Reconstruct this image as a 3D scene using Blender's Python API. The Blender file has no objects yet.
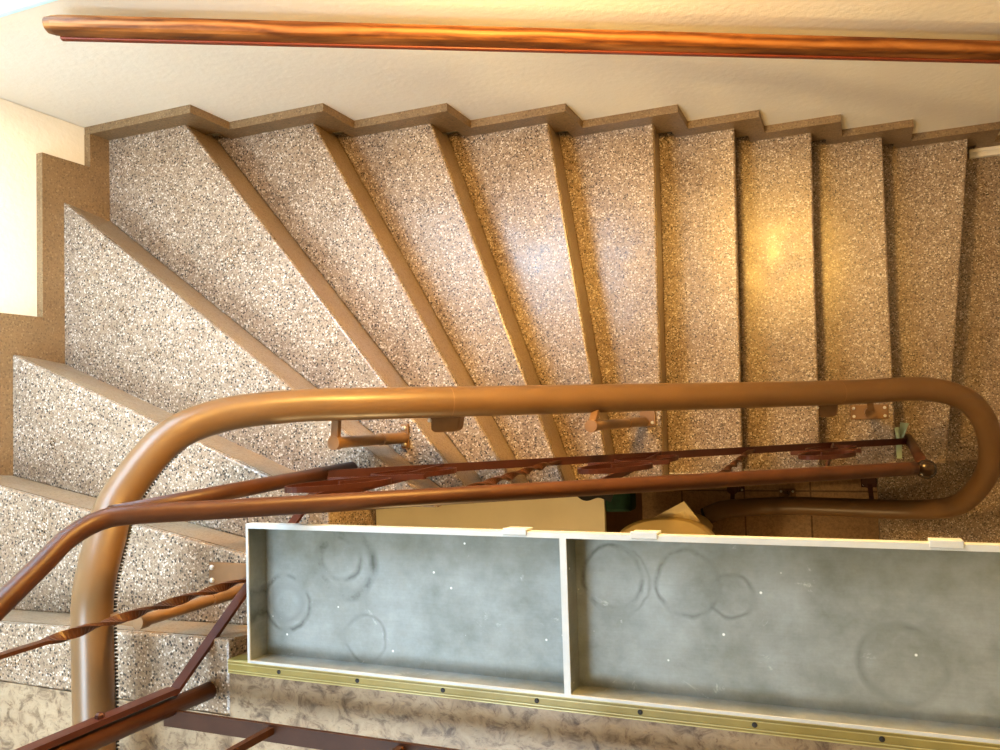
import bpy, bmesh, math, random
from mathutils import Vector, Matrix
random.seed(7)
S = bpy.context.scene
COL = S.collection
PI = math.pi
H = 0.17                      # step rise; z = 0 is the upper landing
FLOOR = -2.56                 # lower hall floor

# ------------------------------------------------------------------ helpers
def V(*a): return Vector(a)

def obj(name, bm, mat, parent=None, smooth=False, bevel=None):
    bmesh.ops.remove_doubles(bm, verts=bm.verts, dist=1e-5)
    bmesh.ops.recalc_face_normals(bm, faces=bm.faces)
    me = bpy.data.meshes.new(name)
    bm.to_mesh(me); bm.free()
    me.materials.append(mat)
    if smooth:
        for p in me.polygons: p.use_smooth = True
    o = bpy.data.objects.new(name, me)
    COL.objects.link(o)
    if parent is not None:
        root = parent
        o.parent = parent
        m = Matrix.Identity(4)
        p = parent
        while p is not None:
            m = Matrix.Translation(p.location) @ p.rotation_euler.to_matrix().to_4x4() @ m
            p = p.parent
        if o.data: o.data.transform(m.inverted())
    if bevel:
        b = o.modifiers.new('bevel', 'BEVEL'); b.width = bevel; b.segments = 2; b.limit_method = 'ANGLE'
        b.angle_limit = math.radians(35)
    return o

def thing(name, label, cat, loc=(0, 0, 0), group=None):
    o = bpy.data.objects.new(name, None)
    o.empty_display_size = .05
    COL.objects.link(o); o.location = loc
    o['label'] = label; o['category'] = cat
    if group: o['group'] = group
    return o

def tag(o, label, cat, group=None):
    o['label'] = label; o['category'] = cat
    if group: o['group'] = group
    return o

def struct(o, label=None):
    o['kind'] = 'structure'
    if label: o['label'] = label
    return o

def box(bm, lo, hi, rot=None, piv=None):
    r = bmesh.ops.create_cube(bm, size=1)
    lo = Vector(lo); hi = Vector(hi)
    for v in r['verts']:
        v.co = Vector([lo[i] + (v.co[i] + .5) * (hi[i] - lo[i]) for i in range(3)])
    if rot is not None:
        c = Vector(piv) if piv is not None else (lo + hi) / 2
        bmesh.ops.rotate(bm, verts=r['verts'], cent=c, matrix=rot)
    return bm

def prism(bm, rings):
    """rings: list of equally long vertex loops; closed caps"""
    vs = [[bm.verts.new(p) for p in ring] for ring in rings]
    n = len(rings[0])
    for a, b in zip(vs[:-1], vs[1:]):
        for i in range(n):
            j = (i + 1) % n
            try: bm.faces.new((a[i], a[j], b[j], b[i]))
            except ValueError: pass
    bm.faces.new(vs[0][::-1]); bm.faces.new(vs[-1])
    return bm

def catmull(pts, n=8):
    P = [Vector(p) for p in pts]
    P = [P[0] * 2 - P[1]] + P + [P[-1] * 2 - P[-2]]
    out = []
    for i in range(1, len(P) - 2):
        p0, p1, p2, p3 = P[i - 1:i + 3]
        for k in range(n):
            t = k / n
            out.append(.5 * ((2 * p1) + (p2 - p0) * t + (2 * p0 - 5 * p1 + 4 * p2 - p3) * t * t + (3 * p1 - p0 - 3 * p2 + p3) * t ** 3))
    out.append(P[-2].copy())
    return out

def sweep(bm, path, prof, up=Vector((0, 0, 1)), twist=0., scale=None, caps=True):
    """prof: list of (side, upward) offsets swept along the path"""
    path = [Vector(p) for p in path]
    rings = []
    for i, p in enumerate(path):
        t = (path[min(i + 1, len(path) - 1)] - path[max(i - 1, 0)]).normalized()
        u = up if abs(t.dot(up)) < .985 else Vector((0, 1, 0))
        s = t.cross(u).normalized(); w = s.cross(t).normalized()
        a = twist * i / max(1, len(path) - 1)
        ca, sa = math.cos(a), math.sin(a)
        k = scale[i] if scale else 1
        rings.append([p + k * ((q[0] * ca - q[1] * sa) * s + (q[0] * sa + q[1] * ca) * w) for q in prof])
    return prism(bm, rings)

def circ(r, n=20):
    return [(r * math.cos(2 * PI * i / n), r * math.sin(2 * PI * i / n)) for i in range(n)]

def rect(w, h):
    return [(-w / 2, -h / 2), (w / 2, -h / 2), (w / 2, h / 2), (-w / 2, h / 2)]

def lerp(a, b, t): return Vector(a) + (Vector(b) - Vector(a)) * t

def lathe(bm, prof, c, n=20, axis='Z'):
    rings = []
    for r, z in prof:
        ring = []
        for i in range(n):
            a = 2 * PI * i / n
            p = (r * math.cos(a), r * math.sin(a), z)
            if axis == 'Y': p = (p[0], p[2], p[1])
            ring.append(Vector(c) + Vector(p))
        rings.append(ring)
    return prism(bm, rings)

# ------------------------------------------------------------------ materials
def newmat(name):
    m = bpy.data.materials.new(name); m.use_nodes = True
    nt = m.node_tree
    b = nt.nodes['Principled BSDF']
    return m, nt, b

def N(nt, t, **kw):
    n = nt.nodes.new(t)
    for k, v in kw.items():
        if hasattr(n, k) and not (k in n.inputs): setattr(n, k, v)
        else: n.inputs[k].default_value = v
    return n

def ramp(nt, stops, interp='LINEAR'):
    r = nt.nodes.new('ShaderNodeValToRGB'); r.color_ramp.interpolation = interp
    e = r.color_ramp.elements
    while len(e) > 1: e.remove(e[-1])
    e[0].position = stops[0][0]; e[0].color = (*stops[0][1], 1)
    for p, c in stops[1:]:
        q = e.new(p); q.color = (*c, 1)
    return r

def mix(nt, a, b, fac, blend='MIX'):
    m = nt.nodes.new('ShaderNodeMix'); m.data_type = 'RGBA'; m.blend_type = blend
    for sock, val in ((m.inputs['Factor'], fac), (m.inputs['A'], a), (m.inputs['B'], b)):
        if isinstance(val, bpy.types.NodeSocket): nt.links.new(val, sock)
        elif isinstance(val, (int, float)): sock.default_value = val
        else: sock.default_value = (*val, 1)
    return m.outputs['Result']

def geo(nt):
    return nt.nodes.new('ShaderNodeNewGeometry').outputs['Position']

def noise(nt, vec, scale, detail=4, rough=.55, dist=0):
    n = N(nt, 'ShaderNodeTexNoise'); n.inputs['Scale'].default_value = scale
    n.inputs['Detail'].default_value = detail; n.inputs['Roughness'].default_value = rough
    n.inputs['Distortion'].default_value = dist
    nt.links.new(vec, n.inputs['Vector'])
    return n.outputs['Fac']

def bump(nt, b, height, strength=.2, dist=.01):
    n = nt.nodes.new('ShaderNodeBump'); n.inputs['Strength'].default_value = strength
    n.inputs['Distance'].default_value = dist
    nt.links.new(height, n.inputs['Height']); nt.links.new(n.outputs['Normal'], b.inputs['Normal'])

def vor(nt, vec, scale, feature='F1'):
    n = nt.nodes.new('ShaderNodeTexVoronoi'); n.feature = feature
    n.inputs['Scale'].default_value = scale
    nt.links.new(vec, n.inputs['Vector'])
    return n

def mat_plain(name, col, rough=.5, metal=0., var=.12, nscale=30, bumpy=0., spec=.5):
    m, nt, b = newmat(name)
    p = geo(nt)
    f = noise(nt, p, nscale, 4)
    lo = tuple(c * (1 - var) for c in col); hi = tuple(min(1, c * (1 + var)) for c in col)
    r = ramp(nt, [(.3, lo), (.7, hi)])
    nt.links.new(f, r.inputs['Fac']); nt.links.new(r.outputs['Color'], b.inputs['Base Color'])
    b.inputs['Roughness'].default_value = rough; b.inputs['Metallic'].default_value = metal
    b.inputs['Specular IOR Level'].default_value = spec
    if bumpy: bump(nt, b, noise(nt, p, nscale * 6, 3), bumpy, .003)
    return m

def mat_terrazzo(name, base1, base2, chips=True, rough=.30, scale=158):
    m, nt, b = newmat(name)
    p = geo(nt)
    big = noise(nt, p, 3.2, 3)
    r0 = ramp(nt, [(.3, base1), (.7, base2)]); nt.links.new(big, r0.inputs['Fac'])
    col = r0.outputs['Color']
    # aggregate of three grain sizes, each stone picks one of several tones
    for sc, amt in ((scale * 2.3, .5), (scale * 1.0, .6), (scale * 1.45, .85)):
        v = vor(nt, p, sc)
        sep = nt.nodes.new('ShaderNodeSeparateColor'); nt.links.new(v.outputs['Color'], sep.inputs['Color'])
        if chips:
            tone = ramp(nt, [(0, (.018, .014, .012)), (.15, (.075, .054, .04)), (.24, (.26, .205, .155)), (.45, (.35, .295, .24)),
                             (.60, (.21, .152, .112)), (.73, (.69, .645, .58)), (.90, (.31, .235, .175))], 'CONSTANT')
        else:
            tone = ramp(nt, [(0, (.07, .045, .025)), (.14, (.19, .125, .065)), (.55, (.25, .175, .095)), (.88, (.36, .27, .16))], 'CONSTANT')
        nt.links.new(sep.outputs['Red'], tone.inputs['Fac'])
        edge = ramp(nt, [(.0, (1, 1, 1)), (.42, (1, 1, 1)), (.62, (0, 0, 0))]); nt.links.new(v.outputs['Distance'], edge.inputs['Fac'])
        pick = ramp(nt, [(.0, (0, 0, 0)), (.34, (0, 0, 0)), (.36, (1, 1, 1))]); nt.links.new(sep.outputs['Green'], pick.inputs['Fac'])
        f = nt.nodes.new('ShaderNodeMath'); f.operation = 'MULTIPLY'
        nt.links.new(edge.outputs['Color'], f.inputs[0]); nt.links.new(pick.outputs['Color'], f.inputs[1])
        g = nt.nodes.new('ShaderNodeMath'); g.operation = 'MULTIPLY'; g.inputs[1].default_value = amt if chips else amt * .7
        nt.links.new(f.outputs[0], g.inputs[0])
        col = mix(nt, col, tone.outputs['Color'], g.outputs[0])
    if chips:      # the black stones stand out sharply
        v = vor(nt, p, scale * .82)
        sep = nt.nodes.new('ShaderNodeSeparateColor'); nt.links.new(v.outputs['Color'], sep.inputs['Color'])
        edge = ramp(nt, [(.0, (1, 1, 1)), (.33, (1, 1, 1)), (.42, (0, 0, 0))]); nt.links.new(v.outputs['Distance'], edge.inputs['Fac'])
        pick = ramp(nt, [(.0, (1, 1, 1)), (.145, (1, 1, 1)), (.15, (0, 0, 0))]); nt.links.new(sep.outputs['Blue'], pick.inputs['Fac'])
        f = nt.nodes.new('ShaderNodeMath'); f.operation = 'MULTIPLY'
        nt.links.new(edge.outputs['Color'], f.inputs[0]); nt.links.new(pick.outputs['Color'], f.inputs[1])
        col = mix(nt, col, (.022, .016, .012), f.outputs[0])
    # worn, slightly dirty clouds
    wear = noise(nt, p, 7, 5, .6)
    rw = ramp(nt, [(.35, (.90, .87, .84)), (.65, (1.06, 1.05, 1.03))]); nt.links.new(wear, rw.inputs['Fac'])
    col = mix(nt, col, rw.outputs['Color'], 1.0, 'MULTIPLY')
    nt.links.new(col, b.inputs['Base Color'])
    rr = ramp(nt, [(.3, (rough * .85,) * 3), (.7, (rough * 1.35,) * 3)]); nt.links.new(wear, rr.inputs['Fac'])
    nt.links.new(rr.outputs['Color'], b.inputs['Roughness'])
    b.inputs['Specular IOR Level'].default_value = .7
    return m

def mat_lino(name):
    m, nt, b = newmat(name)
    p = geo(nt)
    w = nt.nodes.new('ShaderNodeMapping'); w.inputs['Rotation'].default_value = (0, 0, .6); w.inputs['Scale'].default_value = (1, 1.25, 1)
    nt.links.new(p, w.inputs['Vector'])
    n1 = noise(nt, w.outputs[0], 30, 7, .66, .7)
    r = ramp(nt, [(.32, (.10, .07, .045)), (.42, (.21, .16, .108)), (.49, (.30, .238, .162)), (.60, (.36, .295, .205)), (.72, (.26, .205, .14))])
    nt.links.new(n1, r.inputs['Fac'])
    n2 = noise(nt, w.outputs[0], 75, 6, .65, .9)
    r2 = ramp(nt, [(.33, (.55, .47, .42)), (.43, (1, 1, 1))]); nt.links.new(n2, r2.inputs['Fac'])
    n3 = noise(nt, p, 5, 3)
    r3 = ramp(nt, [(.35, (.9, .86, .82)), (.65, (1.05, 1.03, 1.0))]); nt.links.new(n3, r3.inputs['Fac'])
    c = mix(nt, r.outputs['Color'], r2.outputs['Color'], .8, 'MULTIPLY')
    c = mix(nt, c, r3.outputs['Color'], 1., 'MULTIPLY')
    nt.links.new(c, b.inputs['Base Color']); b.inputs['Roughness'].default_value = .42
    return m

def mat_plaster(name, col):
    m, nt, b = newmat(name)
    p = geo(nt)
    f = noise(nt, p, 2.5, 4)
    r = ramp(nt, [(.3, tuple(c * .95 for c in col)), (.7, col)]); nt.links.new(f, r.inputs['Fac'])
    nt.links.new(r.outputs['Color'], b.inputs['Base Color']); b.inputs['Roughness'].default_value = .85
    b.inputs['Specular IOR Level'].default_value = .2
    a = noise(nt, p, 55, 4, .6)
    bump(nt, b, a, .22, .008)
    return m

def mat_wood(name):
    m, nt, b = newmat(name)
    p = geo(nt)
    mp = nt.nodes.new('ShaderNodeMapping'); mp.inputs['Rotation'].default_value = (0, math.radians(-30), 0)
    mp.inputs['Scale'].default_value = (1.6, 9, 9)
    rot = nt.nodes.new('ShaderNodeMapping'); rot.inputs['Rotation'].default_value = (0, math.radians(-30), 0)
    nt.links.new(p, rot.inputs['Vector'])
    mp.inputs['Rotation'].default_value = (0, 0, 0)
    nt.links.new(rot.outputs[0], mp.inputs['Vector'])
    n = noise(nt, mp.outputs[0], 4.5, 6, .6, 1.2)
    wv = nt.nodes.new('ShaderNodeTexWave'); wv.wave_type = 'BANDS'; wv.bands_direction = 'Y'
    wv.inputs['Scale'].default_value = 1.6; wv.inputs['Distortion'].default_value = 7; wv.inputs['Detail'].default_value = 3
    nt.links.new(mp.outputs[0], wv.inputs['Vector'])
    f = nt.nodes.new('ShaderNodeMath'); f.operation = 'MULTIPLY_ADD'; f.inputs[1].default_value = .4
    nt.links.new(wv.outputs['Fac'], f.inputs[0])
    g = nt.nodes.new('ShaderNodeMath'); g.operation = 'MULTIPLY'; g.inputs[1].default_value = .62; nt.links.new(n, g.inputs[0])
    nt.links.new(g.outputs[0], f.inputs[2])
    r = ramp(nt, [(.22, (.075, .026, .008)), (.40, (.16, .062, .016)), (.6, (.25, .105, .03)), (.8, (.33, .16, .055))])
    nt.links.new(f.outputs[0], r.inputs['Fac'])
    nt.links.new(r.outputs['Color'], b.inputs['Base Color']); b.inputs['Roughness'].default_value = .5; b.inputs['Specular IOR Level'].default_value = .3
    return m

def mat_galv(name, rings):
    """dull galvanised sheet with water marks left by pots, scratches and lime spots"""
    m, nt, b = newmat(name)
    p = geo(nt)
    n1 = noise(nt, p, 9, 8, .68)
    r = ramp(nt, [(.3, (.165, .185, .170)), (.5, (.24, .268, .262)), (.7, (.315, .35, .355))]); nt.links.new(n1, r.inputs['Fac'])
    col = r.outputs['Color']
    st = nt.nodes.new('ShaderNodeMapping'); st.inputs['Scale'].default_value = (3, 60, 3); nt.links.new(p, st.inputs['Vector'])
    n2 = noise(nt, st.outputs[0], 6, 4, .7)
    r2 = ramp(nt, [(.35, (.88, .88, .88)), (.65, (1.1, 1.1, 1.1))]); nt.links.new(n2, r2.inputs['Fac'])
    col = mix(nt, col, r2.outputs['Color'], .22, 'MULTIPLY')
    breakup = noise(nt, p, 18, 4, .7)
    rb = ramp(nt, [(.40, (0, 0, 0)), (.62, (1, 1, 1))]); nt.links.new(breakup, rb.inputs['Fac'])
    wob = noise(nt, p, 25, 2)
    for (x, y, rad, wid, amt) in rings:
        d = nt.nodes.new('ShaderNodeVectorMath'); d.operation = 'DISTANCE'
        fl = nt.nodes.new('ShaderNodeVectorMath'); fl.operation = 'MULTIPLY'; fl.inputs[1].default_value = (1, 1, 0)
        nt.links.new(p, fl.inputs[0]); nt.links.new(fl.outputs[0], d.inputs[0]); d.inputs[1].default_value = (x, y, 0)
        ad = nt.nodes.new('ShaderNodeMath'); ad.operation = 'MULTIPLY_ADD'; ad.inputs[1].default_value = .016
        nt.links.new(wob, ad.inputs[0]); nt.links.new(d.outputs['Value'], ad.inputs[2])
        s = nt.nodes.new('ShaderNodeMath'); s.operation = 'SUBTRACT'; s.inputs[1].default_value = rad + .008; nt.links.new(ad.outputs[0], s.inputs[0])
        ab = nt.nodes.new('ShaderNodeMath'); ab.operation = 'ABSOLUTE'; nt.links.new(s.outputs[0], ab.inputs[0])
        mr = nt.nodes.new('ShaderNodeMapRange'); mr.inputs['From Min'].default_value = 0; mr.inputs['From Max'].default_value = wid
        mr.inputs['To Min'].default_value = amt; mr.inputs['To Max'].default_value = 0
        nt.links.new(ab.outputs[0], mr.inputs['Value'])
        f = nt.nodes.new('ShaderNodeMath'); f.operation = 'MULTIPLY'
        nt.links.new(mr.outputs[0], f.inputs[0]); nt.links.new(rb.outputs['Color'], f.inputs[1])
        col = mix(nt, col, (.07, .078, .07), f.outputs[0])
    # olive tone, broken by noise, growing towards the outer edge of the trays
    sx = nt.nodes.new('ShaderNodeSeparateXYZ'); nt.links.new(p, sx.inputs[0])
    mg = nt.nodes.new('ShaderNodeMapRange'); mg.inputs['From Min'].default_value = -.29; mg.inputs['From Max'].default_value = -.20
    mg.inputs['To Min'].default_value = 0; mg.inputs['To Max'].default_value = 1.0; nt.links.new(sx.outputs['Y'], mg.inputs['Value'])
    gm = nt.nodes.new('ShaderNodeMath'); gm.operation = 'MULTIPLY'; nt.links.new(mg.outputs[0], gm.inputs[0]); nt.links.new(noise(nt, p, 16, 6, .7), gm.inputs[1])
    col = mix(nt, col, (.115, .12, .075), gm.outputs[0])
    # lime / paint specks and scratches
    v = vor(nt, p, 34)
    sep = nt.nodes.new('ShaderNodeSeparateColor'); nt.links.new(v.outputs['Color'], sep.inputs['Color'])
    rs = ramp(nt, [(0, (1, 1, 1)), (.05, (1, 1, 1)), (.09, (0, 0, 0))]); nt.links.new(v.outputs['Distance'], rs.inputs['Fac'])
    rp = ramp(nt, [(.80, (0, 0, 0)), (.82, (1, 1, 1))]); nt.links.new(sep.outputs['Red'], rp.inputs['Fac'])
    f = nt.nodes.new('ShaderNodeMath'); f.operation = 'MULTIPLY'; nt.links.new(rs.outputs['Color'], f.inputs[0]); nt.links.new(rp.outputs['Color'], f.inputs[1])
    col = mix(nt, col, (.75, .78, .78), f.outputs[0])
    sm = noise(nt, p, 14, 5, .75, .8)
    rsm = ramp(nt, [(.64, (0, 0, 0)), (.75, (.55, .55, .55))]); nt.links.new(sm, rsm.inputs['Fac'])
    col = mix(nt, col, (.62, .66, .66), rsm.outputs['Color'])
    sd = noise(nt, p, 11, 6, .75, .5)
    rsd = ramp(nt, [(.26, (.6, .6, .6)), (.36, (0, 0, 0))]); nt.links.new(sd, rsd.inputs['Fac'])
    col = mix(nt, col, (.17, .175, .14), rsd.outputs['Color'])
    nt.links.new(col, b.inputs['Base Color'])
    b.inputs['Metallic'].default_value = .15
    b.inputs['Roughness'].default_value = .5
    return m

def mat_tiles(name):
    m, nt, b = newmat(name)
    p = geo(nt)
    br = nt.nodes.new('ShaderNodeTexBrick'); br.offset = 0.
    br.inputs['Scale'].default_value = 1; br.inputs['Mortar Size'].default_value = .004
    br.inputs['Brick Width'].default_value = .275; br.inputs['Row Height'].default_value = .275
    br.inputs['Color1'].default_value = (.42, .28, .15, 1); br.inputs['Color2'].default_value = (.36, .235, .125, 1)
    br.inputs['Mortar'].default_value = (.17, .1, .05, 1)
    mp = nt.nodes.new('ShaderNodeMapping'); mp.inputs['Location'].default_value = (.21, .095, 0); nt.links.new(p, mp.inputs['Vector'])
    nt.links.new(mp.outputs[0], br.inputs['Vector'])
    n = noise(nt, p, 90, 4, .7)
    r = ramp(nt, [(.35, (.72, .7, .68)), (.6, (1.1, 1.1, 1.1))]); nt.links.new(n, r.inputs['Fac'])
    c = mix(nt, br.outputs['Color'], r.outputs['Color'], 1., 'MULTIPLY')
    nt.links.new(c, b.inputs['Base Color']); b.inputs['Roughness'].default_value = .4
    return m

def mat_emit(name, col, st):
    m, nt, b = newmat(name)
    b.inputs['Emission Color'].default_value = (*col, 1); b.inputs['Emission Strength'].default_value = st
    return m

M = {}
M['terrazzo'] = mat_terrazzo('terrazzo', (.24, .182, .125), (.295, .232, .165))
M['terrazzo_fine'] = mat_terrazzo('terrazzo_fine', (.27, .21, .145), (.335, .27, .195), chips=False, rough=.36, scale=150)
M['skirting'] = mat_terrazzo('skirting_terrazzo', (.20, .135, .068), (.25, .175, .095), chips=False, rough=.4, scale=150)
M['lino'] = mat_lino('marbled_linoleum')
M['plaster'] = mat_plaster('cream_plaster', (.80, .765, .67))
M['ceiling'] = mat_plaster('ceiling_paint', (.85, .82, .75))
M['wood'] = mat_wood('varnished_wood')
M['wood_dark'] = mat_plain('dark_stained_wood', (.16, .035, .015), .35, nscale=14)
M['lift'] = mat_plain('brown_rail_paint', (.165, .096, .042), .36, var=.05, nscale=9)
M['lift_leg'] = mat_plain('brown_leg_paint', (.215, .125, .06), .42, var=.08)
M['red'] = mat_plain('oxblood_paint', (.074, .030, .014), .42, var=.15, nscale=18, spec=.35)
M['red2'] = mat_plain('oxblood_flat_bar_paint', (.066, .019, .011), .42, var=.15, nscale=18)
M['umber'] = mat_plain('dark_umber_paint', (.052, .022, .012), .5, var=.15, nscale=18, spec=.3)
M['black'] = mat_plain('black_rubber', (.018, .016, .015), .5)
M['steel'] = mat_plain('bright_steel', (.66, .64, .6), .35, metal=.3)
M['white'] = mat_plain('white_enamel', (.46, .49, .50), .4, var=.05)
M['brass'] = mat_plain('brassy_anodised_metal', (.30, .245, .075), .42, metal=.1, var=.08)
M['brass_light'] = mat_plain('brassy_ridge', (.50, .44, .21), .35, metal=.1, var=.05)
M['tile'] = mat_tiles('tan_floor_tile')
M['cream'] = mat_plain('cream_laminate', (.88, .80, .62), .5, var=.04, nscale=6)
M['brown'] = mat_plain('brown_board', (.20, .105, .045), .6, var=.15)
M['vinyl'] = mat_plain('cream_vinyl', (.60, .45, .20), .45, var=.06, nscale=8)
M['vinyl_light'] = mat_plain('pale_vinyl', (.66, .56, .36), .5, var=.06)
M['green'] = mat_plain('dark_green_cloth', (.006, .040, .022), .8, var=.3, bumpy=.4)
M['mint'] = mat_plain('mint_ribbon', (.34, .42, .30), .5, var=.1)
M['conduit'] = mat_plain('white_plastic', (.78, .74, .64), .4, var=.04)
M['sill'] = mat_plain('sill_daylight_cyan', (.55, .85, .9), .4, var=.03)  # cyan glare of the overexposed daylight put into the sill's base colour
M['knob'] = mat_plain('glossy_brown_cap', (.030, .017, .009), .22, var=.1, spec=.4)
m, nt, b = newmat('window_glass'); b.inputs['Transmission Weight'].default_value = 1; b.inputs['Roughness'].default_value = .02
b.inputs['Base Color'].default_value = (.85, .95, 1, 1); b.inputs['IOR'].default_value = 1.1
M['glass'] = m
RINGS = [(-1.03, -.35, .052, .007, .8), (-1.03, -.35, .034, .012, .35), (-.895, -.27, .060, .013, .95), (-.905, -.262, .040, .008, .7), (-.855, -.405, .043, .005, .5),
         (-.384, -.272, .050, .006, .7), (-.377, -.276, .056, .004, .5), (-.262, -.275, .050, .006, .65), (-.195, -.292, .034, .005, .5), (.04, -.375, .055, .008, .5)]
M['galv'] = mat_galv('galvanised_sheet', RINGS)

# ------------------------------------------------------------------ room shell
WX0, WX1, WY, WF = -2.21, 1.45, .94, -2.6     # left wall, right wall, back wall, front wall
TOP = 2.6
WIN = (-2.06, -1.15, .03, 1.35)               # window opening in the back wall
bm = bmesh.new()
T = .22
box(bm, (WX0 - T, WY + .0015, FLOOR - .1), (WX1 + T, WY + T, WIN[2]))
box(bm, (WX0 - T, WY + .0015, WIN[3]), (WX1 + T, WY + T, TOP))
box(bm, (WX0 - T, WY + .0015, WIN[2]), (WIN[0], WY + T, WIN[3]))
box(bm, (WIN[1], WY + .0015, WIN[2]), (WX1 + T, WY + T, WIN[3]))
struct(obj('wall_back', bm, M['plaster']), 'cream plastered stairwell wall along the outer side of the steps')
bm = bmesh.new(); box(bm, (WX0 - .15, WF, FLOOR - .1), (WX0 - .0015, WY, TOP)); struct(obj('wall_left', bm, M['plaster']), 'cream plastered wall at the turn of the stair')
bm = bmesh.new(); box(bm, (WX1, WF, FLOOR - .1), (WX1 + .15, WY, TOP)); struct(obj('wall_right', bm, M['plaster']))
bm = bmesh.new(); box(bm, (WX0 - .15, WF - .15, FLOOR - .1), (WX1 + .15, WF, TOP)); struct(obj('wall_front', bm, M['plaster']))
bm = bmesh.new(); box(bm, (WX0 - .15, WF - .15, TOP), (WX1 + .15, WY + T, TOP + .1)); struct(obj('ceiling', bm, M['ceiling']))
bm = bmesh.new(); box(bm, (WX0, WF, FLOOR - .1), (WX1, WY, FLOOR)); struct(obj('floor', bm, M['tile']), 'tan tiled floor of the lower hall')
# window
wr = bpy.data.objects.new('window_1', None); COL.objects.link(wr); wr.location = (WIN[0], WY + .16, WIN[2]); struct(wr)
bm = bmesh.new()
f = .05
box(bm, (WIN[0], WY + .14, WIN[2]), (WIN[1], WY + .2, WIN[2] + f)); box(bm, (WIN[0], WY + .14, WIN[3] - f), (WIN[1], WY + .2, WIN[3]))
for x in (WIN[0], (WIN[0] + WIN[1]) / 2 - f / 2, WIN[1] - f): box(bm, (x, WY + .14, WIN[2] + f), (x + f, WY + .2, WIN[3] - f))
struct(obj('window_frame', bm, M['white'], wr))
bm = bmesh.new(); box(bm, (WIN[0] + f, WY + .168, WIN[2] + f), (WIN[1] - f, WY + .172, WIN[3] - f)); struct(obj('window_pane', bm, M['glass'], wr))

bm = bmesh.new(); box(bm, (WIN[0] - .01, WY - .012, WIN[2] - .012), (WIN[1] + .01, WY + .14, WIN[2] + .006)); struct(obj('window_sill', bm, M['sill'], wr, bevel=.004))
# landing slab with linoleum
bm = bmesh.new()
pts = [(WX0, WF), (WX1, WF), (WX1, -.457), (-1.142, -.457), (-1.142, -.566), (WX0, -.556)]
prism(bm, [[V(x, y, -.2) for x, y in pts], [V(x, y, 0) for x, y in pts]])
struct(obj('landing_floor', bm, M['lino']), 'beige marbled linoleum of the upper landing')

# ------------------------------------------------------------------ staircase
SB = .02
t_ = .023
XL, YB = WX0, WY
# nosing lines: (outer end, inner end)
NOS = {
    0: ((-2.21, -.438), (-1.142, -.420)),
    1: ((-2.21, -.110), (-1.142, -.307)),
    2: ((-2.21, .216), (-1.142, -.198)),
    3: ((-2.21, .694), (-.951, -.22)),
    4: ((-1.889, .94), (-.927, -.22)),
    5: ((-1.533, .94), (-.876, -.22)),
    6: ((-1.207, .94), (-.793, -.22)),
    7: ((-.874, .94), (-.708, -.22)),
    8: ((-.571, .94), (-.582, -.22)),
    9: ((-.339, .94), (-.359, -.22)),
    10: ((-.108, .94), (-.130, -.22)),
    11: ((.114, .94), (.106, -.22)),
    12: ((.397, .94), (.272, -.22)),
}
CORN = {4: [(XL, YB)], }
INNER = {3: [(-1.142, -.22)]}

def back_off(a, b, d, k=None):
    """shift nosing line a-b by d back under its own tread, trimmed to the wall and to the well edge"""
    a = Vector((*a, 0)); b = Vector((*b, 0))
    n = Vector((-(b - a).y, (b - a).x, 0)).normalized()
    n = -n if n.dot(Vector((1, .6, 0))) > 0 else n
    a2, b2 = a + n * d, b + n * d
    t = (b2 - a2)
    def meet(p, axis, val): return p + t * ((val - p[axis]) / t[axis])
    if k is None: return a2, b2
    a3 = meet(a2, 0, XL) if k <= 3 else meet(a2, 1, YB)
    b3 = meet(b2, 0, -1.142) if k <= 2 else meet(b2, 1, -.22)
    return a3, b3

stair = thing('staircase', 'brown speckled terrazzo winding staircase descending along the cream wall', 'staircase', (-1.2, .3, -.34))

def step(k, poly_back, a, b, corn, inner, zt=None, riser=True):
    z = -H * k if zt is None else zt
    a0, b0 = back_off(a, b, 0); a1, b1 = back_off(a, b, SB, k if k < 13 else None)
    def ring(A, B, zz):
        pts = [poly_back[0], poly_back[1]] + inner + [B, A] + corn
        return [V(p[0], p[1], zz) for p in pts]
    bm = bmesh.new()
    prism(bm, [ring(a0, b0, z), ring(a0, b0, z - .006), ring(a1, b1, z - H), ring(a1, b1, z - .215)])
    tr = obj('step', bm, M['terrazzo'], stair, bevel=.009)
    if riser:
        bm = bmesh.new()
        n = (a0 - a1).normalized() * .0022
        hi = .016 / H
        A2, B2 = lerp(a0, a1, hi), lerp(b0, b1, hi)
        dz = V(0, 0, 1)
        q = [V(A2.x, A2.y, z - .016), V(B2.x, B2.y, z - .016), V(b1.x, b1.y, z - H), V(a1.x, a1.y, z - H)]
        prism(bm, [[p - n for p in q], [p + n for p in q]])
        obj('riser', bm, M['terrazzo_fine'], tr)
    return tr

# top step, flush with the landing
step(0, [(-2.21, -.556), (-1.142, -.566)], *NOS[0], [], [])
for k in range(1, 13):
    pa, pb = back_off(*NOS[k - 1], SB, k - 1)
    step(k, [pa, pb], NOS[k][0], NOS[k][1], CORN.get(k, []), INNER.get(k, []))
# lower quarter landing: a wide winder and the last tread turning back below the landing
pa, pb = back_off(*NOS[12], SB, 12)
bm = bmesh.new()
prism(bm, [[V(pa.x, pa.y, zz), V(pb.x, -.22, zz), V(WX1 - .03, -.22, zz), V(WX1 - .03, YB, zz)] for zz in (-2.21, FLOOR)])
obj('step', bm, M['terrazzo'], stair, bevel=.006)
bm = bmesh.new()
prism(bm, [[V(.053, -.221, zz), V(WX1 - .03, -.221, zz), V(WX1 - .03, -1.5, zz), V(.045, -1.5, zz)] for zz in (-2.381, FLOOR)])
obj('step', bm, M['terrazzo'], stair, bevel=.006)

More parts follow.
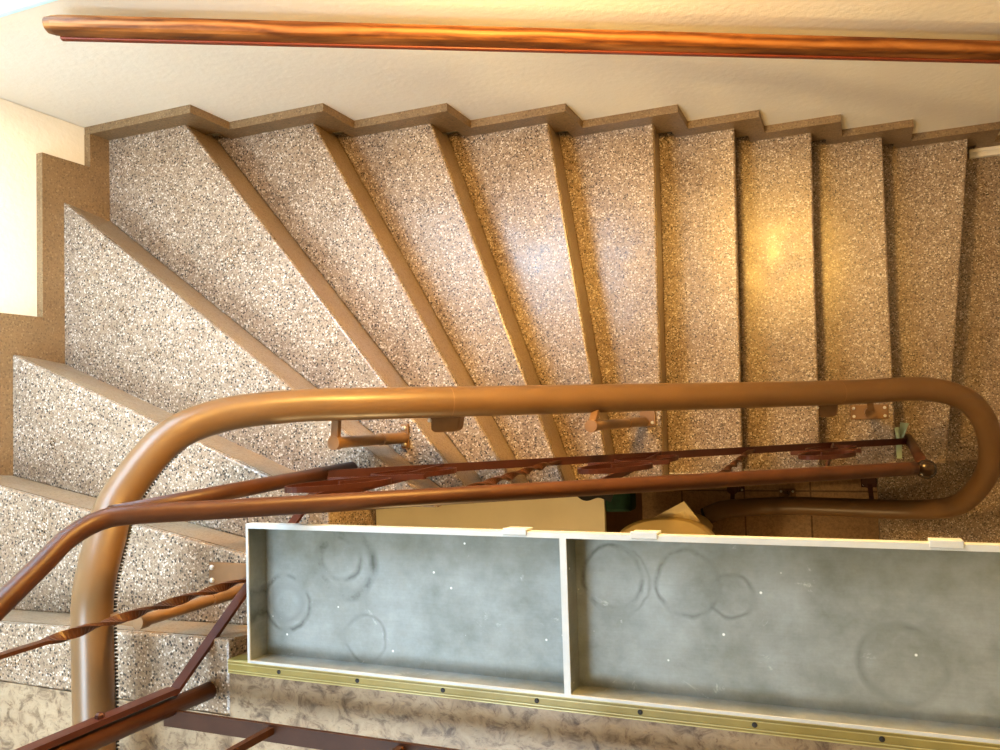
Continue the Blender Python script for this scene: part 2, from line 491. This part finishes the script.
# stepped skirting (baseboards)
xs = {3: XL, 4: -1.782, 5: -1.432, 6: -1.105, 7: -.785, 8: -.477, 9: -.2516, 10: -.0127, 11: .209, 12: .485, 13: WX1}
s_ = .074
bm = bmesh.new()
for k in range(4, 14):      # one strip of blocks, stepped, per tread, fused into one skirting
    x0, x1 = xs[k - 1], xs[k]
    z = -H * k + s_
    box(bm, (x0, WY - t_, -H * k - .10 if k < 13 else -2.3), (x1, WY + .002, z))
    if k < 13: box(bm, (x1 - .055, WY - t_, -H * (k + 1) - .1), (x1, WY + .002, -H * k - .10))
struct(obj('baseboard_back', bm, M['skirting']), 'brown stepped skirting following the treads on the long wall')
bm = bmesh.new()
ys = [(4, .94 - t_, .811), (3, .811, .322), (2, .322, -.03), (1, -.03, -.31), (0, -.31, -2.6)]
up_, dn_ = [], []
for k, y0, y1 in ys:
    z = -H * k + s_
    up_ += [(y0, z), (y1, z)]
    dn_ += [(y0 + (.01 if k < 4 else 0), z - .26), (y1 + .01 if k else y1, z - .26)]
lp = up_ + dn_[::-1]
prism(bm, [[V(x, y, z) for y, z in lp] for x in (WX0 - .002, WX0 + t_)])
struct(obj('baseboard_left', bm, M['skirting']), 'brown stepped skirting on the short wall')

# white conduit at the foot of the wall
bm = bmesh.new()
box(bm, (.412, .885, -2.205), (1.3, .917, -2.187)); box(bm, (.412, .885, -2.187), (1.3, .897, -2.181)); box(bm, (.412, .905, -2.187), (1.3, .917, -2.181))
tag(obj('cable_conduit', bm, M['conduit'], bevel=.002), 'short white cable conduit at the foot of the wall beside the lowest steps', 'conduit')

# ------------------------------------------------------------------ wooden wall handrail
hr = thing('wall_handrail', 'varnished wooden handrail mounted along the cream wall', 'handrail', (-1.62, .88, 0))
A = V(-1.618, .888, .010); B = V(.9, .888, -1.448)
prof = []
w, hh = .0185, .026
for i in range(9):
    a = PI * i / 8
    prof.append((w * math.cos(a) * 1.0, .004 + hh * math.sin(a) ** .7))
prof = [(w, -.018)] + prof + [(-w, -.018)]
n = 40
path = [lerp(A, B, 0), lerp(A, B, .006), lerp(A, B, .013)] + [lerp(A, B, .02 + .98 * i / n) for i in range(n + 1)]
sc = [.72, .92, .99] + [1] * (n + 1)
bm = bmesh.new(); sweep(bm, path, prof, scale=sc)
obj('rail', bm, M['wood'], hr, smooth=False, bevel=.003)
bm = bmesh.new(); o = V(0, 0, -.027)
sweep(bm, [lerp(A, B, .003) + o, lerp(A, B, 1) + o], [(-.014, -.010), (.022, -.010), (.022, .006), (-.014, .006)])
obj('lower_moulding', bm, M['wood_dark'], hr, bevel=.003)
for px in (-1.50, -.58, .35):
    c = lerp(A, B, (px - A.x) / (B.x - A.x)) + V(0, 0, -.035)
    bm = bmesh.new()
    sweep(bm, catmull([c + V(0, -.004, 0), c + V(0, -.004, -.03), c + V(0, .02, -.048), c + V(0, .052, -.05)], 5), circ(.006, 10))
    lathe(bm, [(.012, 0), (.012, .006)], c + V(0, .046, -.05), 14, 'Y')
    lathe(bm, [(.013, 0), (.013, .006)], c + V(0, -.004, -.004), 14)
    obj('bracket', bm, M['black'], hr)

# ------------------------------------------------------------------ red stair railing
rail = thing('stair_railing', 'dark red metal stair railing with scrollwork between the flight and the well', 'railing', (-1.19, -.52, 0))
N1b = V(-1.19, -.521, .001); N1t = V(-1.19, -.515, .80)
N2b = V(-1.185, -.125, -.509); N2t = V(-1.19, -.153, .262)
Rb = V(.155, -.128, -2.039); Rt = V(.147, -.170, -1.06)
# handrail: lower run, bend at the second post, upper run
run = [Rt + V(-.028, .004, .028)]
for i in range(1, 10): run.append(lerp(run[0], N2t, i / 10))
run += [V(-1.142, -.1525, .222), V(-1.178, -.1575, .262), V(-1.19, -.180, .318), V(-1.19, -.224, .382), V(-1.19, -.35, .568), V(-1.19, -.50, .79)]
bm = bmesh.new(); sweep(bm, catmull(run, 6), circ(.0172, 20))
obj('handrail', bm, M['red'], rail, smooth=True)
def post(a, b, r, name='post', mat='red'):
    bm = bmesh.new(); sweep(bm, [a, lerp(a, b, .5), b], circ(r, 20)); o = obj(name, bm, M[mat], rail, smooth=False)
    for p in o.data.polygons: p.use_smooth = len(p.vertices) == 4
    return o
p1 = post(N1b, N1t, .0165); p2 = post(N2b, N2t - V(0, 0, .03), .0165); p3 = post(Rb, Rt + V(0, 0, -.01), .0145)
bm = bmesh.new()
pr_ = [(.0145, -.014), (.0235, -.012)] + [(.025 * math.cos(a), .021 * math.sin(a)) for a in [i * PI / 2 / 7 for i in range(7)]] + [(.001, .0215)]
lathe(bm, pr_, Rt, 22); obj('ball_cap', bm, M['knob'], rail, smooth=True)
# stringer-side bottom bars (flat bars)
B0 = V(-1.200, -.132, -.355); B1 = V(.140, -.132, -1.845)
bm = bmesh.new(); sweep(bm, [B0, lerp(B0, B1, .5), B1], rect(.021, .007)); obj('bottom_bar', bm, M['red2'], rail)
C0 = V(-1.19, -.499, .10); C1 = V(-1.19, -.14, -.40)
bm = bmesh.new(); sweep(bm, [C0, C1], rect(.022, .007)); obj('bottom_bar', bm, M['red2'], rail)
# flat end bar bolted to the first post
bm = bmesh.new(); box(bm, (-1.204, -.497, .095), (-1.178, -.487, .80)); eb = obj('end_bar', bm, M['red2'], rail)
for z in (.26, .62):
    bm = bmesh.new(); lathe(bm, [(.008, 0), (.008, .006), (.004, .009)], (-1.19, -.487, z), 6, 'Y'); obj('bolt', bm, M['red2'], eb)
# twisted flat balusters
def twisted(bot, topp, turns, name='twisted_baluster', wdt=.018, th=.006, t0=.12, t1=.88):
    bot = Vector(bot); topp = Vector(topp)
    n = 90; bm = bmesh.new()
    rings = []
    for i in range(n + 1):
        t = i / n
        tt = min(1, max(0, (t - t0) / (t1 - t0))); a = tt * turns * 2 * PI
        c = lerp(bot, topp, t)
        ux = V(math.cos(a), math.sin(a), 0); uy = V(-math.sin(a), math.cos(a), 0)
        rings.append([c + ux * (sx * wdt / 2) + uy * (sy * th / 2) for sx, sy in ((-1, -1), (1, -1), (1, 1), (-1, 1))])
    prism(bm, rings)
    return obj(name, bm, M['red'], rail)
def on(p, q, x):
    return lerp(p, q, (x - p.x) / (q.x - p.x))
for k in (2, 4):
    x = B0.x + k * (B1.x - B0.x) / 6
    hb = on(B0, B1, x); ht = on(N2t, Rt, x)
    twisted(hb, ht - V(0, 0, .012), 2.5)
cb = lerp(C0, C1, .475); twisted((-1.19, cb.y, cb.z), (-1.19, -.338, .54), 2.0, wdt=.0165, t0=.06, t1=.74)
# scroll panels: vertical flat bar with a pair of S scrolls in plane of railing
def spiral(cx, cz, r0, r1, a0, turns, n=26):
    return [(cx + (r0 + (r1 - r0) * i / n) * math.cos(a0 + turns * 2 * PI * i / n), cz + (r0 + (r1 - r0) * i / n) * math.sin(a0 + turns * 2 * PI * i / n)) for i in range(n + 1)]
for k in (1, 3, 5):
    x = B0.x + k * (B1.x - B0.x) / 6
    hb = on(B0, B1, x); ht = on(N2t, Rt, x)
    bm = bmesh.new(); sweep(bm, [hb, ht - V(0, 0, .012)], rect(.005, .018), up=V(0, 1, 0)); obj('flat_baluster', bm, M['red2'], rail)
    mid = lerp(hb, ht, .46)
    sl = (B1.z - B0.z) / (B1.x - B0.x)
    # S scroll: out of the lower eye, once round, across and into the upper eye
    e1 = [(px * .62, pz * 1.0 - .15) for px, pz in spiral(-.02, .0, .05, .165, PI * .1, 1.35, 40)]
    e2 = [(-px, -pz) for px, pz in e1][::-1]
    path = catmull([V(mid.x + px, -.134, mid.z + pz + px * sl * .9) for px, pz in (e1 + e2)[::2]], 3)
    bm = bmesh.new(); sweep(bm, path, rect(.0035, .0115), up=V(0, 1, 0)); obj('scroll', bm, M['red2'], rail)

# landing guard railing
gd = thing('landing_guard', 'dark red metal guard railing standing on the linoleum landing edge', 'railing', (-.6, -.535, 0))
G0 = V(-1.206, -.541, .10); G1 = V(.9, -.541, .10)
bm = bmesh.new(); sweep(bm, [G0, G1], rect(.030, .007)); obj('bottom_bar', bm, M['umber'], gd)
bm = bmesh.new(); sweep(bm, catmull([V(-1.172, -.52, .80), V(-1.13, -.535, .835), V(-1.08, -.535, .84), V(.9, -.535, .84)], 6), circ(.0172, 16)); obj('handrail', bm, M['red'], gd, smooth=True)
for i, x in enumerate([-.964 + .258 * j for j in range(7)]):
    bm = bmesh.new(); sweep(bm, [V(x, -.536, .10), V(x, -.536, .835)], rect(.012, .012), up=V(0, 1, 0)); obj('baluster', bm, M['umber'], gd)
bm = bmesh.new(); sweep(bm, [V(.9, -.535, 0), V(.9, -.535, .84)], circ(.0165, 16)); obj('post', bm, M['red'], gd)

# mint ribbon tied at the foot of the last post
rb = thing('ribbon', 'pale green ribbon tied round the foot of the lowest railing post', 'ribbon', (.13, -.13, -1.9))
bm = bmesh.new(); z = -1.845
prism(bm, [[V(.108, -.085, z - .004), V(.128, -.085, z - .004), V(.124, -.19, z - .004), V(.108, -.19, z - .004)], [V(.108, -.085, z), V(.128, -.085, z), V(.124, -.19, z), V(.108, -.19, z)]])
obj('band', bm, M['mint'], rb)
bm = bmesh.new(); q = [V(.118, -.12, z + .004), V(.130, -.12, z + .010), V(.150, -.072, z + .02), V(.124, -.068, z + .004)]
prism(bm, [q, [p + V(0, 0, .004) for p in q]]); obj('tail', bm, M['mint'], rb)
bm = bmesh.new(); q = [V(.112, -.125, z + .002), V(.122, -.125, z + .012), V(.118, -.082, z + .03), V(.104, -.086, z + .02)]
prism(bm, [q, [p + V(0, 0, .004) for p in q]]); obj('tail', bm, M['mint'], rb)

# ------------------------------------------------------------------ stairlift rail
lift = thing('stairlift_rail', 'thick brown tubular stairlift rail looping down the stair and round the well', 'stairlift rail', (-1.135, -.04, -.68))
CP = [(-1.37, -1.35, .125), (-1.37, -.95, .12), (-1.37, -.70, .116), (-1.37, -.586, .113), (-1.37, -.456, .115), (-1.372, -.327, .112), (-1.381, -.225, .074), (-1.392, -.147, .028), (-1.352, -.034, -.062),
      (-1.292, .014, -.155), (-1.189, .031, -.265), (-1.08, .033, -.37), (-.9, .033, -.555), (-.7, .033, -.765), (-.5, .033, -.975), (-.3, .033, -1.185), (-.1, .034, -1.40), (.02, .036, -1.52),
      (.2, .038, -1.67), (.324, -.006, -1.77), (.385, -.106, -1.87), (.396, -.233, -2.0), (.351, -.34, -2.13), (.287, -.392, -2.215), (.141, -.414, -2.31),
      (-.121, -.415, -2.37), (-.307, -.415, -2.39), (-.529, -.431, -2.40), (-.585, -.446, -2.40), (-.625, -.462, -2.40)]
path = catmull(CP, 10)
RR = .0375
bm = bmesh.new(); sweep(bm, path, circ(RR, 28)); obj('rail_tube', bm, M['lift'], lift, smooth=True)
c, t = path[-1], (path[-1] - path[-2]).normalized()
bm = bmesh.new(); sweep(bm, [c, c + t * .012], circ(RR * .96, 24)); obj('end_plug', bm, M['black'], lift)
# toothed rack under the rail
L = [0]
for a, b_ in zip(path[:-1], path[1:]): L.append(L[-1] + (b_ - a).length)
def at(s):
    s = min(max(s, 0), L[-1] - 1e-4)
    lo = 0
    while L[lo + 1] < s: lo += 1
    t = (s - L[lo]) / (L[lo + 1] - L[lo])
    return lerp(path[lo], path[lo + 1], t), (path[lo + 1] - path[lo]).normalized()
bm = bmesh.new(); pitch = .0072; s = .3
while s < L[-1] - .2:
    c, t = at(s)
    side = t.cross(V(0, 0, 1)).normalized(); dn = t.cross(side).normalized()
    if dn.z > 0: dn = -dn
    if s < 1.9: d = (dn * .95 + V(1, 0, 0) * .31).normalized()
    else: d = dn
    w = t.cross(d).normalized()
    lo_, hi_ = RR - .003, RR + .0072
    q = []
    for dd, tw in ((lo_, .0027), (hi_, .0013)):
        for ts, ws in ((-1, -1), (1, -1), (1, 1), (-1, 1)):
            q.append(c + d * dd + t * (ts * tw) + w * (ws * .007))
    prism(bm, [q[:4], q[4:]])
    s += pitch
obj('gear_rack', bm, M['black'], lift)
# joint sleeves (hairline seams) and the clamps bridging them
def clamp(x, y_off, dims, mat='lift_leg'):
    s = min((k for k in range(len(path)) if k > 60), key=lambda k: abs(path[k].x - x) + (10 if path[k].y < 0 else 0))
    c = path[s]; t = (path[s + 1] - path[s]).normalized()
    return c, t
for x in (-.912, -.062):
    c, t = clamp(x, 0, 0)
    bm = bmesh.new(); sweep(bm, [c - t * .0012, c + t * .0012], circ(RR + .0006, 28)); obj('joint_seam', bm, M['lift_leg'], lift)
    c2 = c + V(-.030, -.048, -.045)
    bm = bmesh.new()
    q = [(-.026, .016), (.030, .016), (.024, -.020), (.016, -.026), (-.020, -.026), (-.026, -.020)]
    prism(bm, [[c2 + V(px, py, -.018 - px * 1.0) for px, py in q], [c2 + V(px, py, .014 - px * 1.0) for px, py in q]])
    cl = obj('joint_clamp', bm, M['lift_leg'], lift, bevel=.004)
    bm = bmesh.new(); lathe(bm, [(.005, 0), (.005, .006), (.003, .008)], c2 + V(-.028, .004, .036), 10); obj('bolt', bm, M['steel'], cl)

def leg(base, railpt, r=.0135, plate=(.05, .085), ang=0., mat='lift_leg', topz=None, pm=None, po=(0, 0)):
    base = Vector(base) + V(0, 0, .001); railpt = Vector(railpt)
    top = V(base.x + .002, base.y, (railpt.z - .05) if topz is None else topz)
    g = None
    bm = bmesh.new(); sweep(bm, [base + V(0, 0, .004), top], circ(r, 20), up=V(0, 1, 0))
    # outer sleeve on the lower half
    sweep(bm, [base + V(0, 0, .004), lerp(base, top, .38)], circ(r * 1.13, 20), up=V(0, 1, 0))
    d = (railpt - top); 
    sweep(bm, [top + V(0, 0, -.012), top + V(0, 0, .010)], circ(r * 1.2, 20), up=V(0, 1, 0))
    sweep(bm, [top, V(railpt.x, railpt.y, railpt.z - RR * .6)], rect(.018, .014))
    g = obj('leg', bm, M[mat], lift, bevel=None)
    bm = bmesh.new(); w, h = plate; base = base + V(po[0], po[1], 0)
    box(bm, base + V(-w / 2, -h / 2, 0), base + V(w / 2, h / 2, .006), Matrix.Rotation(ang, 3, 'Z'), base)
    obj('foot_plate', bm, M[pm or mat], g, bevel=.002)
    R = Matrix.Rotation(ang, 3, 'Z')
    for sx, sy in ((1, 1), (1, -1), (-1, -1), (-1, 1)):
        p = base + R @ V(sx * (w / 2 - .011), sy * (h / 2 - .011), .006)
        bm = bmesh.new(); lathe(bm, [(.0055, 0), (.0055, .004), (.003, .006)], p, 10); obj('bolt', bm, M['steel'], g)
leg((-1.238, -.362, -H * 1), (-1.372, -.372, .112), r=.0115, plate=(.13, .05), ang=0.0, topz=.125, po=(-.034, .030))
leg((-1.128, -.056, -H * 4), (-1.12, .033, -.33), plate=(.024, .066), ang=.0, topz=-.352, po=(.004, .004))
leg((-.635, -.038, -H * 8), (-.635, .033, -.83), plate=(.05, .075), ang=.05, topz=-.775, po=(.012, .022))
leg((.030, -.031, -H * 11), (.03, .036, -1.53), plate=(.12, .05), ang=0)
leg((-.52, -.352, FLOOR), (-.52, -.431, -2.40), r=.02, plate=(.075, .05), mat='red2')
leg((.021, -.312, FLOOR), (.03, -.414, -2.35), r=.024, plate=(.06, .08), mat='red2')
leg((-.305, -.385, FLOOR), (-.305, -.415, -2.39), plate=(.07, .05), mat='lift_leg')

# parked stairlift chair under the landing
ch = thing('stairlift_chair', 'cream upholstered stairlift chair parked at the lower end of the brown rail', 'chair', (-.66, -.55, FLOOR))
def cushion(cx, cy, cz, wx, dy, hz, name, mat, rx=0.):
    bm = bmesh.new(); bmesh.ops.create_cube(bm, size=2)
    bmesh.ops.subdivide_edges(bm, edges=bm.edges, cuts=5, use_grid_fill=True)
    for v in bm.verts:
        p = v.co.copy()
        k = [abs(p[i]) for i in range(3)]
        n4 = (k[0] ** 5 + k[1] ** 5 + k[2] ** 5) ** .2
        q = p / n4
        v.co = V(q.x * wx / 2, q.y * dy / 2, q.z * hz / 2)
    bmesh.ops.rotate(bm, verts=bm.verts, cent=(0, 0, 0), matrix=Matrix.Rotation(rx, 3, 'X'))
    bmesh.ops.translate(bm, verts=bm.verts, vec=(cx, cy, cz))
    return obj(name, bm, M[mat], ch, smooth=True)
cushion(-.67, -.72, -2.10, .40, .38, .09, 'seat', 'vinyl')
# backrest, bowed in plan
arc = [(x - .030, y) for x, y in [(-.835, -.475), (-.80, -.437), (-.755, -.412), (-.70, -.397), (-.64, -.390), (-.58, -.391), (-.525, -.403), (-.48, -.428), (-.445, -.470)]]
arc = [tuple(p)[:2] for p in catmull([(x, y, 0) for x, y in arc], 4)]
inn = [(-.685 + (x + .685) * .86, y - .075) for x, y in arc][::-1]
def rg(z, k):
    return [V(-.685 + (x + .685) * k, -.46 + (y + .46) * k, z) for x, y in arc + inn]
bm = bmesh.new(); prism(bm, [rg(-2.12, .62), rg(-1.95, .72), rg(-1.83, .86), rg(-1.785, .96), rg(-1.768, .975), rg(-1.756, .94), rg(-1.750, .86)])
obj('backrest', bm, M['vinyl'], ch, smooth=False, bevel=.004)
bm = bmesh.new(); q = [V(-.715, -.397, -1.772), V(-.598, -.334, -1.765), V(-.545, -.405, -1.772), V(-.60, -.43, -1.752)]
prism(bm, [[p - V(0, 0, .008) for p in q], q]); obj('headrest_cover', bm, M['vinyl_light'], ch)
for sx in (-1, 1):
    bm = bmesh.new(); sweep(bm, catmull([V(-.685 + sx * .195, -0.56, -2.05), V(-.685 + sx * .20, -0.59, -1.93), V(-.685 + sx * .20, -0.71, -1.92), V(-.685 + sx * .195, -0.83, -1.93)], 5), rect(.04, .028)); obj('armrest', bm, M['vinyl'], ch, bevel=.006)
bm = bmesh.new(); box(bm, (-.75, -.78, -2.45), (-.55, -.62, -2.10)); obj('carriage', bm, M['brown'], ch, bevel=.02)
bm = bmesh.new(); box(bm, (-.80, -.95, -2.49), (-.50, -.62, -2.465)); box(bm, (-.72, -.70, -2.47), (-.58, -.66, -2.40)); obj('footrest', bm, M['brown'], ch, bevel=.004)

# cabinet below the stair
cb_ = thing('cabinet', 'cream topped low cabinet seen far down in the stairwell', 'cabinet', (-1.5, -.7, FLOOR))
bm = bmesh.new(); box(bm, (-2.15, -1.1, FLOOR), (-.945, -.27, -1.922)); obj('carcass', bm, M['brown'], cb_)
bm = bmesh.new(); box(bm, (-2.16, -1.11, -1.922), (-.934, -.262, -1.90)); obj('top_board', bm, M['cream'], cb_, bevel=.003)
bag = thing('bag', 'dark green cloth pouch hanging off the cream cabinet corner', 'bag', (-.88, -.35, -1.9))
bm = bmesh.new()
prism(bm, [[V(-.931, -.305, z), V(-.931, -.395, z), V(-.826, -.392, z), V(-.826, -.312, z)] for z in (-1.985, -1.95, -1.91, -1.895)])
obj('pouch', bm, M['green'], bag, bevel=.012)
bm = bmesh.new(); sweep(bm, catmull([V(-.90, -.34, -1.895), V(-.95, -.322, -1.886), V(-1.0, -.335, -1.886), V(-1.03, -.320, -1.887), V(-1.045, -.30, -1.887)], 5), rect(.03, .012)); obj('strap', bm, M['black'], bag)

# ------------------------------------------------------------------ metal trays over the well
def tray(x0, x1, label, clips, y0=-.4535, y1=-.1985):
    t = thing('metal_tray', label, 'tray', ((x0 + x1) / 2, (y0 + y1) / 2, -.04), None)
    zt, zb, th = .02, -.034, .003
    bm = bmesh.new()
    box(bm, (x0, y0, zb - th), (x1, y1, zb))
    for a, b in (((x0, y0 + th), (x0 + th, y1 - th)), ((x1 - th, y0 + th), (x1, y1 - th)), ((x0, y0), (x1, y0 + th)), ((x0, y1 - th), (x1, y1))):
        box(bm, (a[0], a[1], zb), (b[0], b[1], zt - .003))
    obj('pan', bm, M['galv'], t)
    bm = bmesh.new()
    fl = .009
    box(bm, (x0, y1 - .004, zt - .003), (x1, y1 + fl - .004, zt)); box(bm, (x0, y1 + fl - .007, zt - .02), (x1, y1 + fl - .004, zt - .003))
    box(bm, (x0, y0, zt - .003), (x1, y0 + .0045, zt))
    box(bm, (x0, y0 + .0045, zt - .003), (x0 + .0055, y1 - .004, zt)); box(bm, (x1 - .0055, y0 + .0045, zt - .003), (x1, y1 - .004, zt))
    obj('rim', bm, M['white'], t)
    for cx in clips:
        bm = bmesh.new(); yy = y1 + fl - .004
        box(bm, (cx - .021, yy - .006, zt), (cx + .021, yy + .0055, zt + .003)); box(bm, (cx - .021, yy, zt - .03), (cx + .021, yy + .004, zt))
        obj('clip', bm, M['white'], t, bevel=.002)
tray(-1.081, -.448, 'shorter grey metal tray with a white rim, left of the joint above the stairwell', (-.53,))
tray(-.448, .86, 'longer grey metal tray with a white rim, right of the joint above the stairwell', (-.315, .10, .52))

# ridged brass edging of the landing
ed = thing('edge_strip', 'ridged brass-coloured edging strip with screws along the linoleum landing edge', 'edging strip', (-.2, -.468, 0))
bm = bmesh.new()
yz = [(-.456, -.03), (-.456, .004), (-.458, .0055), (-.4825, .0045), (-.4835, .0), (-.458, .0), (-.458, -.03)]
prism(bm, [[V(x, y, z) for y, z in yz] for x in (-1.1405, 1.3)])
obj('strip', bm, M['brass'], ed)
for y in (-.4585, -.464, -.476, -.4805):
    bm = bmesh.new(); box(bm, (-1.1405, y - .0008, .003), (1.3, y + .0008, .0066)); obj('ridge', bm, M['brass_light'], ed)
for k in range(13):
    bm = bmesh.new(); lathe(bm, [(.004, .003), (.004, .0062), (.002, .0068)], (-1.021 + .1715 * k, -.4693, 0), 12); obj('screw', bm, M['black'], ed)

# ------------------------------------------------------------------ lights
def area(name, loc, target, size, energy, col, size_y=None):
    l = bpy.data.lights.new(name, 'AREA'); l.energy = energy; l.color = col; l.size = size
    if size_y: l.shape = 'RECTANGLE'; l.size_y = size_y
    o = bpy.data.objects.new(name, l); COL.objects.link(o); o.location = loc
    o.rotation_euler = (Vector(target) - Vector(loc)).to_track_quat('-Z', 'Y').to_euler()
    return o
def spread(o, deg): o.data.spread = math.radians(deg); return o
def point(name, loc, energy, col, rad):
    l = bpy.data.lights.new(name, 'POINT'); l.energy = energy; l.color = col; l.shadow_soft_size = rad
    o = bpy.data.objects.new(name, l); COL.objects.link(o); o.location = loc
    return o
area('window_daylight', ((WIN[0] + WIN[1]) / 2, WY + .10, .7), (-1.9, -.2, -.3), .85, 46, (.58, .78, 1.0), 1.2)
spread(area('landing_daylight', (-1.5, -1.0, 2.45), (-1.85, -.05, -.4), 1.0, 30, (.68, .85, 1.0), 1.0), 105)
point('wall_lamp', (-.345, .80, .12), 74, (1.0, .57, .15), .11)
point('hall_lamp', (-.9, -1.5, -.7), 34, (1.0, .74, .38), .1)
area('ceiling_lamp', (0.5, -.9, 2.5), (0.3, -.2, 0), .5, 13, (1.0, .74, .40))
w = bpy.data.worlds.new('world'); S.world = w; w.use_nodes = True
bg = w.node_tree.nodes['Background']; bg.inputs[0].default_value = (.55, .78, 1.0, 1); bg.inputs[1].default_value = 2.5

# ------------------------------------------------------------------ camera
cam = bpy.data.cameras.new('camera'); cam.sensor_width = 36; cam.lens = 847.238 / 1000 * 36
cam.clip_start = .02
co = bpy.data.objects.new('camera', cam); COL.objects.link(co)
Rm = Matrix(((0.9202337909947506, 0.04507784148308455, 0.3887643992428518),
             (-0.029536880745004063, 0.998510972481093, -0.04586295357603069),
             (-0.3902529213052543, 0.030721751937147723, 0.9201949963842595)))
co.matrix_world = Matrix.Translation((0, 0, 1.31815)) @ Rm.to_4x4()
S.camera = co
S.view_settings.view_transform = 'Standard'
S.view_settings.look = 'Medium High Contrast'
S.view_settings.exposure = 0.0
